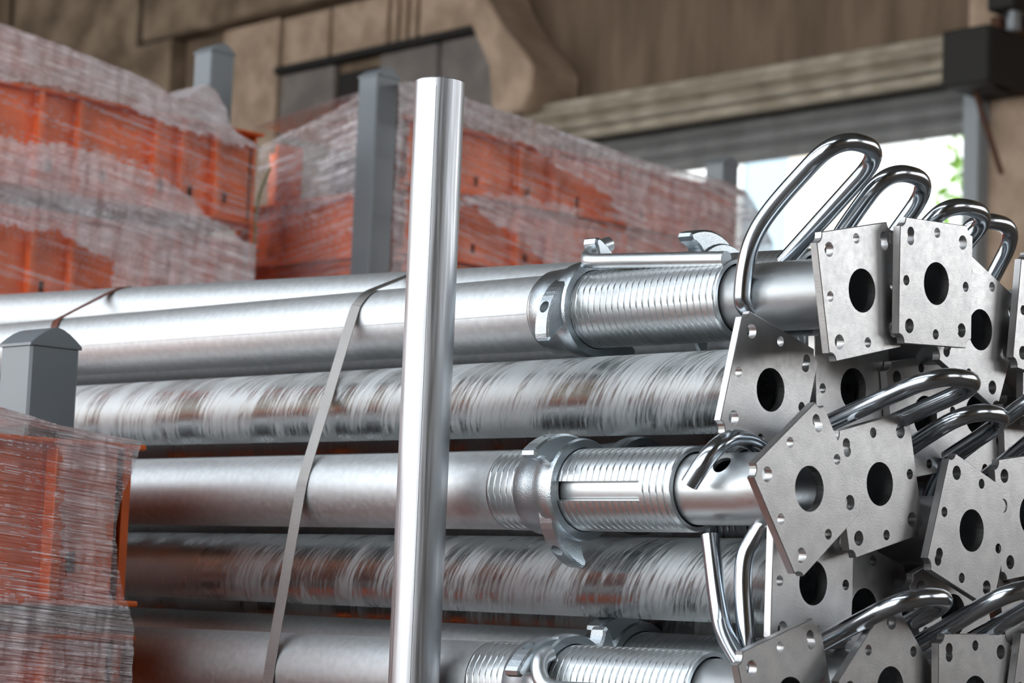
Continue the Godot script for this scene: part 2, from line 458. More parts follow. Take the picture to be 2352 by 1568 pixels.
func make_plate(kind: int) -> ArrayMesh:
	var h := 0.0565          # half side
	var cut := 0.0085        # corners scooped out
	var x0 := -0.008
	var x1 := 0.0
	var b := MB.new()
	var round_hole := func(rad: float) -> Callable: return func(_a: float) -> float: return rad
	var slot := func(a: float) -> float:   # two holes run together
		var d := Vector2.from_angle(a)
		var best := 0.0
		for c in [Vector2(0, 0.0028), Vector2(0, -0.0036)]:
			var p: float = d.dot(c)
			best = maxf(best, p + sqrt(maxf(0.0, 0.0052 * 0.0052 - (c.length_squared() - p * p))))
		return best
	var g := 0.0262          # inner cell limit
	var s := h - 0.0006
	plate_cell(b, Vector2.ZERO, round_hole.call(0.0196), PackedVector2Array([Vector2(-g, -g), Vector2(g, -g), Vector2(g, g), Vector2(-g, g)]), x0, x1)
	for k in 4:
		var turn := PI / 2.0 * k
		var side := PackedVector2Array([Vector2(g, -g), Vector2(s, -g), Vector2(s, g), Vector2(g, g)])
		var corner := PackedVector2Array([Vector2(g, g), Vector2(s, g)])
		for j in 6:
			var a := -PI / 2.0 - (PI / 2.0) * j / 5.0
			corner.append(Vector2(s, s) + Vector2.from_angle(a) * cut)
		corner.append(Vector2(g, s))
		for q in [side, corner]:
			for j in q.size():
				q[j] = q[j].rotated(turn)
		plate_cell(b, Vector2(0.0462, 0.0).rotated(turn), round_hole.call(0.0047), side, x0, x1)
		plate_cell(b, Vector2(0.0405, 0.0405).rotated(turn), slot if k == kind else round_hole.call(0.0066), corner, x0, x1)
	# outer rim with a worn chamfer
	var rim := PackedVector2Array()
	for k in 4:
		for j in 6:
			var a := -PI / 2.0 - (PI / 2.0) * j / 5.0
			rim.append((Vector2(h, h) + Vector2.from_angle(a) * cut).rotated(PI / 2.0 * k))
	var m := rim.size()
	for k in m:
		var p := rim[k]
		var q := rim[(k + 1) % m]
		var w := (q - p).normalized()
		var o := Vector2(w.y, -w.x)
		var nn := Vector3(0, o.y, -o.x)
		var lift := func(u: Vector2, x: float) -> Vector3: return Vector3(x, u.y, -u.x)
		var pi := p * (s / h)
		var qi := q * (s / h)
		b.quad(lift.call(p, x0 + 0.0006), lift.call(q, x0 + 0.0006), lift.call(q, x1 - 0.0006), lift.call(p, x1 - 0.0006), nn)
		b.quad(lift.call(p, x1 - 0.0006), lift.call(q, x1 - 0.0006), lift.call(qi, x1), lift.call(pi, x1), (nn + Vector3.RIGHT).normalized())
		b.quad(lift.call(p, x0 + 0.0006), lift.call(q, x0 + 0.0006), lift.call(qi, x0), lift.call(pi, x0), (nn - Vector3.RIGHT).normalized())
	return b.mesh()

func thread_mesh(from: float, to: float, fine: bool, slot) -> MB:
	var b := MB.new()
	var pitch := 0.0079
	var per := 11 if fine else 5
	var seg := 80 if fine else 28
	var nx := int(ceil((to - from) / pitch * per))
	var depth := 0.0026
	var radius := func(x: float, f: float) -> float:
		var ph := fposmod(x / pitch - f / TAU, 1.0)
		var d: float = absf(ph - 0.5) * 2.0             # 1 at the groove, 0 at the crest
		var fade := clampf(minf(x - from, to - x) / 0.004, 0.0, 1.0)
		return TUBE_R + 0.0004 - depth * smoothstep(0.78, 0.95, d) - (1.0 - fade) * 0.0012
	var first := 0
	for i in nx + 1:
		var x := lerpf(from, to, float(i) / nx)
		for j in seg + 1:
			var f := -PI / 2.0 + TAU * j / seg
			var rr: float = radius.call(x, f)
			var e := 0.0002
			var slope: float = (radius.call(minf(x + e, to), f) - radius.call(maxf(x - e, from), f)) / (2.0 * e)
			var nn := Vector3(-slope, cos(f), sin(f)).normalized()
			b.vert(Vector3(x, rr * cos(f), rr * sin(f)), nn, Vector2(x, float(j) / seg * 0.24))
	for i in nx:
		var x := lerpf(from, to, (i + 0.5) / nx)
		for j in seg:
			var f := -PI / 2.0 + TAU * (j + 0.5) / seg
			if slot and x > slot.x and x < slot.y and f > deg_to_rad(82) and f < deg_to_rad(109):
				continue
			var k := first + i * (seg + 1) + j
			b.tri(k, k + 1, k + seg + 2)
			b.tri(k, k + seg + 2, k + seg + 1)
	if slot:
		var at := func(x: float, f: float, rr: float) -> Vector3: return Vector3(x, rr * cos(f), rr * sin(f))
		var fa := -PI / 2.0 + TAU * ceilf((deg_to_rad(82) + PI / 2.0) / TAU * seg - 0.5) / seg
		var fb := -PI / 2.0 + TAU * ceilf((deg_to_rad(109) + PI / 2.0) / TAU * seg - 0.5) / seg
		var lo := TUBE_R - 0.0046
		var hi := TUBE_R + 0.0003
		b.quad(at.call(slot.x, fa, lo), at.call(slot.y, fa, lo), at.call(slot.y, fa, hi), at.call(slot.x, fa, hi), Vector3(0, -sin(fa), cos(fa)))
		b.quad(at.call(slot.x, fb, lo), at.call(slot.y, fb, lo), at.call(slot.y, fb, hi), at.call(slot.x, fb, hi), Vector3(0, sin(fb), -cos(fb)))
		for j in 4:
			var f0 := lerpf(fa, fb, j / 4.0)
			var f1 := lerpf(fa, fb, (j + 1) / 4.0)
			b.quad(at.call(slot.y, f0, lo), at.call(slot.y, f1, lo), at.call(slot.y, f1, hi), at.call(slot.y, f0, hi), Vector3.LEFT)
			b.quad(at.call(slot.x, f0, lo), at.call(slot.x, f1, lo), at.call(slot.x, f1, hi), at.call(slot.x, f0, hi), Vector3.RIGHT)
	# the tube's mouth
	b.lathe(PackedVector2Array([Vector2(to, TUBE_R - 0.0008), Vector2(to, TUBE_R - 0.0046), Vector2(to - 0.03, TUBE_R - 0.0046)]), seg)
	return b

func collar_nut(parent: Node3D, x: float, turn: float, fine: bool, bar: Array) -> void:
	var o := Node3D.new()
	o.name = "collar_nut"
	parent.add_child(o, true)
	o.position.x = x
	var b := MB.new()
	b.lathe(PackedVector2Array([Vector2(-0.056, 0.0388), Vector2(-0.056, 0.0408), Vector2(-0.054, 0.042), Vector2(-0.04, 0.0428), Vector2(-0.028, 0.0438), Vector2(-0.022, 0.0455), Vector2(-0.017, 0.0478), Vector2(-0.012, 0.0486),
		Vector2(-0.005, 0.0486), Vector2(-0.002, 0.048), Vector2(0, 0.0466), Vector2(0, 0.0394), Vector2(-0.003, 0.0384), Vector2(-0.05, 0.0384)]), 64 if fine else 28)
	put("collar", b, M.nut, o)
	for e in 3 if fine else 0:
		var tip := deg_to_rad(turn + 120.0 * e)
		var span := deg_to_rad(66.0)
		var line := PackedVector2Array()
		for k in 13:
			var s := k / 12.0
			line.append(Vector2.from_angle(tip - span * (1.0 - s)) * (0.0445 + 0.027 * pow(s, 1.1)))
		var out := Vector2.from_angle(tip)
		var across := out.orthogonal()
		if across.dot(Vector2.from_angle(tip + 0.1) - out) < 0.0:
			across = -across
		line.append(out * 0.0725 + across * 0.004)
		line.append(out * 0.0705 + across * 0.0075)
		line.append(out * 0.0655 + across * 0.0080)
		for k in 6:
			var s := (k + 1) / 6.0
			line.append(Vector2.from_angle(tip + 0.11 - 0.04 * sin(s * PI) - 0.06 * s) * lerpf(0.0655, 0.0425, s))
		var shape := CSGCombiner3D.new()
		shape.name = "ear"
		var horn := MB.new()
		horn.prism(line, func(p: Vector2, d: float) -> Vector3: return Vector3(p.x, p.y, -d), 0.0195, 0.0022)
		var body := CSGMesh3D.new()
		body.mesh = horn.mesh()
		body.material = M.nut
		shape.add_child(body)
		body.position = Vector3(0, 0, -0.003)
		body.name = "horn"
		var bore := CSGCylinder3D.new()
		bore.operation = CSGShape3D.OPERATION_SUBTRACTION
		bore.radius = 0.0058
		bore.height = 0.05
		bore.sides = 24
		bore.material = M.nut
		shape.add_child(bore)
		bore.name = "bore"
		var lie := out.rotated(-0.38)
		bore.transform = Transform3D(Basis(Vector3(lie.y, -lie.x, 0), Vector3(lie.x, lie.y, 0), Vector3(0, 0, 1)), Vector3(lie.x * 0.075, lie.y * 0.075, -0.0125))
		shape.rotation.y = PI / 2.0
		o.add_child(shape, true)
	if bar:
		var s := MB.new()
		var moved := []
		for p in bar:
			moved.append(p - Vector3(x, 0, 0))
		s.sweep(rounded(moved, 0.016, 8), 0.0076, 20)
		put("handle_bar", s, M.inner, o)

func make_prop(d: Dictionary, at: int) -> void:
	var o := thing("steel_prop", d.at, d.label, "steel prop", "galvanized props in the stack")
	o.rotation.z = d.tilt
	var fine: bool = at in [0, 1, 8, 15, 16]
	var b := MB.new()
	if d.kind == "base":
		b.lathe(PackedVector2Array([Vector2(FAR_END, 0.034), Vector2(FAR_END, TUBE_R), Vector2(-0.013, TUBE_R), Vector2(-0.009, TUBE_R + 0.003), Vector2(-0.008, TUBE_R + 0.0035)]), 72, 0.6)
		b.lathe(PackedVector2Array([Vector2(-0.008, 0.034), Vector2(-0.3, 0.034)]), 40)
		put("outer_tube", b, M[d.tube], o)
	else:
		b.lathe(PackedVector2Array([Vector2(FAR_END, 0.034), Vector2(FAR_END, TUBE_R), Vector2(d.thread.x + 0.002, TUBE_R)]), 72)
		put("outer_tube", b, M[d.tube], o)
		if at == 0:
			var seam := MB.new()
			var f := deg_to_rad(98)
			seam.sweep(PackedVector3Array([Vector3(FAR_END, TUBE_R * cos(f), TUBE_R * sin(f)), Vector3(d.thread.x, TUBE_R * cos(f), TUBE_R * sin(f))]), 0.0005, 6)
			put("weld_seam", seam, M.smooth, o)
		put("thread", thread_mesh(d.thread.x, d.thread.y, fine, d.get("slot")), M.thread, o)
		if d.has("slot"):
			# inner tube with a drilled hole for the pin
			var i := MB.new()
			var xb: float = d.thread.y + 0.0475
			var fb := deg_to_rad(50)
			var half := 0.014
			var wide := half / INNER_R
			i.lathe(PackedVector2Array([Vector2(d.thread.x, INNER_R), Vector2(xb - half, INNER_R)]), 64)
			i.lathe(PackedVector2Array([Vector2(xb + half, INNER_R), Vector2(-0.013, INNER_R), Vector2(-0.009, INNER_R + 0.003), Vector2(-0.008, INNER_R + 0.0035)]), 64)
			i.lathe(PackedVector2Array([Vector2(-0.008, 0.0282), Vector2(xb + half, 0.0282)]), 40)
			i.lathe(PackedVector2Array([Vector2(xb - half, 0.0282), Vector2(-0.35, 0.0282)]), 40)
			var skin := func(x: float, f: float) -> int: return i.vert(Vector3(x, INNER_R * cos(f), INNER_R * sin(f)), Vector3(0, cos(f), sin(f)), Vector2(x, f * INNER_R))
			for k in 48:   # the band beside the hole
				var f0 := fb + wide + (TAU - 2.0 * wide) * k / 48.0
				var f1 := fb + wide + (TAU - 2.0 * wide) * (k + 1) / 48.0
				var q: int = skin.call(xb - half, f0)
				skin.call(xb + half, f0)
				skin.call(xb + half, f1)
				skin.call(xb - half, f1)
				i.tri(q, q + 1, q + 2)
				i.tri(q, q + 2, q + 3)
			var rings := []
			for k in 65:   # from the square outline in to the hole's edge
				var a := TAU * k / 64.0
				var w := Vector2.from_angle(a)
				var far := half / maxf(absf(w.x), absf(w.y))
				var first := i.v.size()
				for j in 5:
					var rr := lerpf(far, 0.0088, j / 4.0)
					skin.call(xb + w.x * rr, fb + w.y * rr / INNER_R)
				rings.append(first)
				if k > 0:
					for j in 4:
						i.tri(rings[k - 1] + j, rings[k - 1] + j + 1, first + j + 1)
						i.tri(rings[k - 1] + j, first + j + 1, first + j)
					var p0: Vector3 = i.v[rings[k - 1] + 4]
					var p1: Vector3 = i.v[first + 4]
					var inward := Vector3(0, cos(fb), sin(fb)) * 0.0035
					i.quad(p0, p1, p1 - inward, p0 - inward, (Vector3(xb, INNER_R * cos(fb), INNER_R * sin(fb)) - p0).normalized())
			put("inner_tube", i, M.inner, o)
		else:
			var i := MB.new()
			i.lathe(PackedVector2Array([Vector2(d.thread.x, INNER_R), Vector2(-0.013, INNER_R), Vector2(-0.009, INNER_R + 0.003), Vector2(-0.008, INNER_R + 0.0035)]), 64)
			i.lathe(PackedVector2Array([Vector2(-0.008, 0.0282), Vector2(-0.3, 0.0282)]), 40)
			put("inner_tube", i, M.inner, o)
		collar_nut(o, d.nut, d.ear, fine, d.bar)
	var p := put("end_plate", plate_meshes[at % plate_meshes.size()], M.plate, o)
	p.rotation.x = d.roll
	for path in d.pins:
		var s := MB.new()
		s.sweep(rounded(path, 0.034, 10), 0.0081, 20)
		put("locking_pin", s, M.pin, o)

func make_strap(called: String, pts: Array, wide: float, mat: Material, label: String) -> void:
	var path := rounded(pts, 0.02, 5)
	var b := MB.new()
	var m := path.size()
	var run := 0.0
	for face in [1.0, -1.0]:
		var rows := []
		var uvs := []
		run = 0.0
		for k in m:
			var d := (path[mini(k + 1, m - 1)] - path[maxi(k - 1, 0)]).normalized()
			var side := Vector3.RIGHT - d * d.x
			side = side.normalized()
			var nn := d.cross(side).normalized()
			if nn.dot(Vector3(0, 1, 1)) < 0.0:
				nn = -nn
			if k > 0:
				run += path[k].distance_to(path[k - 1])
			rows.append(PackedVector3Array([path[k] - side * wide / 2.0 + nn * 0.0008 * (0.0 if face < 0 else 1.0), path[k] + side * wide / 2.0 + nn * 0.0008 * (0.0 if face < 0 else 1.0)]))
			uvs.append([Vector2(0, run), Vector2(wide, run)])
		b.grid(rows, uvs, func(_p): return Vector3(0, 1, 1) * face)
		if face > 0:
			for e in 2:
				for k in m - 1:
					var p: Vector3 = rows[k][e]
					var q: Vector3 = rows[k + 1][e]
					b.quad(p, q, q - Vector3(0, 0.0006, 0.0006), p - Vector3(0, 0.0006, 0.0006), Vector3.RIGHT * (1 if e else -1))
	tag(put(called, b, mat), label, "strap")

# ------------------------------------------------------------------ wrapped formwork panels
# a panel lying flat: a frame of C-shaped rails with stiffening ribs and slotted holes; ribs_x and ribs_z are the places of the ribs on the two visible edges
func make_panel(lo: Vector3, hi: Vector3, ribs_z: Array, ribs_x: Array, label: String, group: String) -> void:
	var o := thing("formwork_panel", Vector3((lo.x + hi.x) / 2.0, lo.y, (lo.z + hi.z) / 2.0), label, "formwork panel", group)
	var a := lo - o.position
	var b := hi - o.position
	var lip := 0.022
	var t := 0.006
	part_box("flange", Vector3(a.x, b.y - t, a.z), b, M.orange, o, 0.0015)
	part_box("flange", a, Vector3(b.x, a.y + t, b.z), M.orange, o, 0.0015)
	# webs set back behind the flanges, each bay with a slot cut through it
	for edge in 2:
		var stops := [a.z + lip if edge == 0 else a.x + lip]
		for q in ribs_z if edge == 0 else ribs_x:
			var r: float = q - (o.position.z if edge == 0 else o.position.x)
			if r > stops[0] + 0.02 and r < (b.z if edge == 0 else b.x) - lip - 0.02:
				stops.append(r)
		stops.append(b.z - lip if edge == 0 else b.x - lip)
		stops.sort()
		for k in stops.size() - 1:
			var s0: float = stops[k]
			var s1: float = stops[k + 1]
			if s1 - s0 < 0.03:
				continue
			var m := MB.new()
			var mid := lerpf(s0, s1, 0.62)
			var y0 := lerpf(a.y, b.y, 0.26)
			for r in [[s0, a.y + t, mid - 0.006, b.y - t], [mid + 0.006, a.y + t, s1, b.y - t], [mid - 0.006, a.y + t, mid + 0.006, y0 - 0.011], [mid - 0.006, y0 + 0.011, mid + 0.006, b.y - t]]:
				if edge == 0:
					m.box(Vector3(b.x - lip - 0.004, r[1], r[0]), Vector3(b.x - lip, r[3], r[2]))
				else:
					m.box(Vector3(r[0], r[1], b.z - lip - 0.004), Vector3(r[2], r[3], b.z - lip))
			put("web", m, M.orange, o)
		for k in range(1, stops.size() - 1):
			var s: float = stops[k]
			if edge == 0:
				part_box("rib", Vector3(b.x - lip, a.y + t, s - 0.006), Vector3(b.x - 0.002, b.y - t, s + 0.006), M.orange, o, 0.001)
			else:
				part_box("rib", Vector3(s - 0.006, a.y + t, b.z - lip), Vector3(s + 0.006, b.y - t, b.z - 0.002), M.orange, o, 0.001)
	part_box("back_rail", Vector3(a.x, a.y + t, a.z), Vector3(a.x + 0.01, b.y - t, b.z), M.orange, o)
	part_box("back_rail", Vector3(a.x + 0.01, a.y + t, a.z), Vector3(b.x - lip - 0.005, b.y - t, a.z + 0.01), M.orange, o)

func make_post(at: Vector2, top: float, half: float, label: String, foot := 0.0) -> void:
	var o := thing("stillage_post", Vector3(at.x, 0, at.y), label, "post")
	part_box("shaft", Vector3(-half, foot, -half), Vector3(half, top - 0.022, half), M.grey_paint, o, half * 0.09)
	# roof-shaped cap: curved ridge running along z... two sloping sides over a welded collar
	var b := MB.new()
	var line := PackedVector2Array()
	var w := half * 1.06
	line.append(Vector2(-w, 0))
	line.append(Vector2(w, 0))
	for k in 9:
		var s := 1.0 - k / 8.0
		var u := (s - 0.5) * 2.0
		line.append(Vector2(u * w * 0.999, 0.003 + half * 0.62 * (1.0 - pow(absf(u), 1.6))))
	b.prism(line, func(p: Vector2, d: float) -> Vector3: return Vector3(-w + d, top - 0.024 + p.y, p.x), 2.0 * w, 0.0008)
	put("cap", b, M.grey_paint, o)

# Film on the face across x (or z): columns along the face with top and bottom heights, wrinkled a little; it is then folded in over the top.
# Where it clings it is clear, where it is loose or several layers lie over each other it is milky: each cell takes one film level; whiter streaks are painted glints.
func make_film(face_x: bool, plane: float, top: PackedVector2Array, bottom: PackedVector2Array, over: float, clear: Array, milky: float, cling: float, number: int, label: String, lean := 0.16, nc := 240, nr := 230, fine := 0.72, waist := 0.0) -> void:
	var f := FastNoiseLite.new()
	f.seed = number
	f.frequency = 6.0
	f.fractal_octaves = 3
	var height := func(line: PackedVector2Array, s: float) -> float:
		for k in line.size() - 1:
			var lo := minf(line[k].x, line[k + 1].x)
			var hi := maxf(line[k].x, line[k + 1].x)
			if s >= lo and s <= hi and hi > lo:
				return lerpf(line[k].y, line[k + 1].y, (s - line[k].x) / (line[k + 1].x - line[k].x))
		return line[0].y if absf(s - line[0].x) < absf(s - line[line.size() - 1].x) else line[line.size() - 1].y
	var rows := []
	var uvs := []
	var folded := 16 if over > 0.0 else 0
	var s0 := top[0].x
	var s1 := top[top.size() - 1].x
	for i in nr + 1 + folded:
		var row := PackedVector3Array()
		var uv := []
		for j in nc + 1:
			var s := lerpf(s0, s1, float(j) / nc)
			var y1: float = height.call(top, s)
			var y0: float = height.call(bottom, s)
			var k := clampf(float(i) / nr, 0.0, 1.0)
			var back := maxf(0.0, float(i - nr) / maxf(folded, 1))
			var y := lerpf(y0, y1, k) - back * back * 0.04
			if waist > 0.0:   # drawn in between the two flanges
				s -= (s1 - s0) / absf(s1 - s0) * waist * pow(float(j) / nc, 6.0) * sin(PI * clampf((y - 1.165) / 0.195, 0.0, 1.0))
			var slant := y - lean * s
			var bump := f.get_noise_2d(s * 0.7, y * 4.0) * 0.005 + f.get_noise_2d(s * 5.0 + 9.0, y * 1.2) * 0.004 + f.get_noise_2d(s * 0.8 + 70.0, slant * 16.0 * fine) * 0.0016 / fine
			var away := plane + bump - over * back - 0.003 * pow(k, 8.0)
			row.append(Vector3(away, y, s) if face_x else Vector3(s, y, away))
			uv.append(Vector2(s, slant + back * over))
		rows.append(row)
		uvs.append(uv)
	var b := MB.new()
	var facing := Vector3(1, 0.6, 0) if face_x else Vector3(0, 0.6, 1)
	b.grid(rows, uvs, func(_p): return facing)
	var sorted := []
	for k in M.film.size():
		sorted.append(PackedInt32Array())
	for i in nr + folded:
		for j in nc:
			var p: Vector3 = rows[i][j]
			var s := p.z if face_x else p.x
			var slant: float = p.y - lean * s
			var q := Vector2(s + f.get_noise_2d(s * 3.0, p.y * 9.0) * 0.012, p.y + f.get_noise_2d(s * 6.0 + 30.0, p.y * 6.0) * 0.010)
			var inside := false
			if i < nr:
				for shape in clear:
					inside = inside or Geometry2D.is_point_in_polygon(q, shape)
			var glint_streak := f.get_noise_2d(s * 0.4 * fine + 200.0, slant * 42.0 * fine)
			var alpha := (cling if inside else milky * (1.0 + 0.35 * f.get_noise_2d(s * 2.0 + 50.0, p.y * 2.0))) + (0.08 if inside else 0.2) * glint_streak + (0.45 if glint_streak > (0.31 if fine < 1.5 else 0.36) else 0.0)  # thin whiter streaks: glints of the creased film painted into its alpha
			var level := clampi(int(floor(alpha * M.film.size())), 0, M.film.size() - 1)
			var at := 6 * (i * nc + j)
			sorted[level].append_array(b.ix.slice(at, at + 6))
	var mesh := ArrayMesh.new()
	for k in sorted.size():
		if sorted[k].size() == 0:
			continue
		var arrays := []
		arrays.resize(Mesh.ARRAY_MAX)
		arrays[Mesh.ARRAY_VERTEX] = b.v
		arrays[Mesh.ARRAY_NORMAL] = b.n
		arrays[Mesh.ARRAY_TEX_UV] = b.t
		arrays[Mesh.ARRAY_INDEX] = sorted[k]
		mesh.add_surface_from_arrays(Mesh.PRIMITIVE_TRIANGLES, arrays)
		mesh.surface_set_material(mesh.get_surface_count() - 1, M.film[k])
	var o := MeshInstance3D.new()
	o.name = numbered("stretch_film")
	o.mesh = mesh
	add_child(o, true)
	tag(o, label, "stretch film")

# ------------------------------------------------------------------ the place
func _ready() -> void:
	random.seed = 7
	# camera
	var cam := Camera3D.new()
	cam.name = "camera"
	add_child(cam)
	cam.transform = Transform3D(Basis(Vector3(0.697, 0.0399, -0.716), Vector3(0.0443, 0.9941, 0.0985), Vector3(0.7157, -0.1004, 0.6912)).orthonormalized(), Vector3(0, 1.25, 0))
	cam.fov = 17.823
	cam.near = 0.05
	cam.far = 200.0
	var lens := CameraAttributesPhysical.new()
	lens.frustum_focal_length = 76.53
	lens.frustum_focus_distance = 2.02
	lens.exposure_aperture = 9.5
	lens.frustum_near = 0.05
	lens.frustum_far = 200.0
	cam.attributes = lens
	cam.current = true
	# overcast sky
	var around := WorldEnvironment.new()
	around.name = "world_environment"
	var e := Environment.new()
	e.background_mode = Environment.BG_SKY
	var sky := Sky.new()
	var air := ProceduralSkyMaterial.new()
	air.sky_top_color = Color(0.92, 0.96, 1.0)
	air.sky_horizon_color = Color(1.0, 0.99, 0.975)
	air.ground_horizon_color = Color(0.72, 0.70, 0.67)
	air.ground_bottom_color = Color(0.66, 0.64, 0.60)
	air.energy_multiplier = 1.0
	sky.sky_material = air
	e.sky = sky
	e.background_energy_multiplier = 3.6
	e.tonemap_mode = Environment.TONE_MAPPER_LINEAR
	e.tonemap_exposure = 1.42
	e.sdfgi_enabled = true
	e.ssao_enabled = true
	e.ssil_enabled = true
	around.environment = e
	add_child(around)

	make_materials()
	build_hall()
	build_outside()
	# the stack of props
	for k in 4:
		plate_meshes.append(make_plate(k))
	for k in PROPS.size():
		make_prop(PROPS[k], k)
	for k in 5:   # last column of the stack, seen only as darkness between the tubes in front
		make_prop({"kind": "base", "at": Vector3(-1.2 - 0.02 * (k % 2), 1.462 - 0.078 * k, -1.925), "tilt": 0.004, "roll": 0.1 * k, "tube": "smooth", "label": "prop in the hindmost column of the stack, behind the others", "pins": [], "bar": []}, 20 + k)
	make_strap("steel_strap", [Vector3(-2.0991, 1.5489, -1.7441), Vector3(-1.8873, 1.5724, -1.6451), Vector3(-1.869, 1.5733, -1.6396), Vector3(-1.8546, 1.5734, -1.634), Vector3(-1.8455, 1.5727, -1.6284), Vector3(-1.8421, 1.5712, -1.6231), Vector3(-1.8067, 1.5388, -1.5301), Vector3(-1.8041, 1.5366, -1.525), Vector3(-1.8039, 1.5337, -1.5202), Vector3(-1.8044, 1.5302, -1.516), Vector3(-1.8042, 1.5261, -1.5122), Vector3(-1.8055, 1.5215, -1.5091), Vector3(-1.8071, 1.5165, -1.5067), Vector3(-1.786, 1.3301, -1.4307), Vector3(-1.7854, 1.3245, -1.4289), Vector3(-1.7859, 1.3188, -1.4279), Vector3(-1.8024, 1.129, -1.4109), Vector3(-1.8134, 1.02, -1.41)], 0.0165, M.strap, "grey steel strap pulled down slanting over the front of the props")
	make_strap("steel_strap", [Vector3(-2.7964, 1.554, -1.7486), Vector3(-2.5227, 1.5906, -1.6496), Vector3(-2.499, 1.5921, -1.6443), Vector3(-2.4681, 1.5929, -1.6388), Vector3(-2.4408, 1.5929, -1.6333), Vector3(-2.4265, 1.5921, -1.6278), Vector3(-2.4254, 1.5906, -1.6224), Vector3(-2.4377, 1.5883, -1.6174), Vector3(-2.4251, 1.5383, -1.5244), Vector3(-2.4206, 1.5353, -1.5197), Vector3(-2.4169, 1.5317, -1.5155), Vector3(-2.4124, 1.5276, -1.5119), Vector3(-2.409, 1.523, -1.5088), Vector3(-2.4069, 1.518, -1.5065), Vector3(-2.3044, 1.324, -1.4305), Vector3(-2.3017, 1.3186, -1.4288), Vector3(-2.3003, 1.313, -1.4279), Vector3(-2.2693, 1.1115, -1.4109)], 0.013, M.strap_brown, "brown strap over the top props beside the near grey post")
	build_stillage()
	build_stacks()

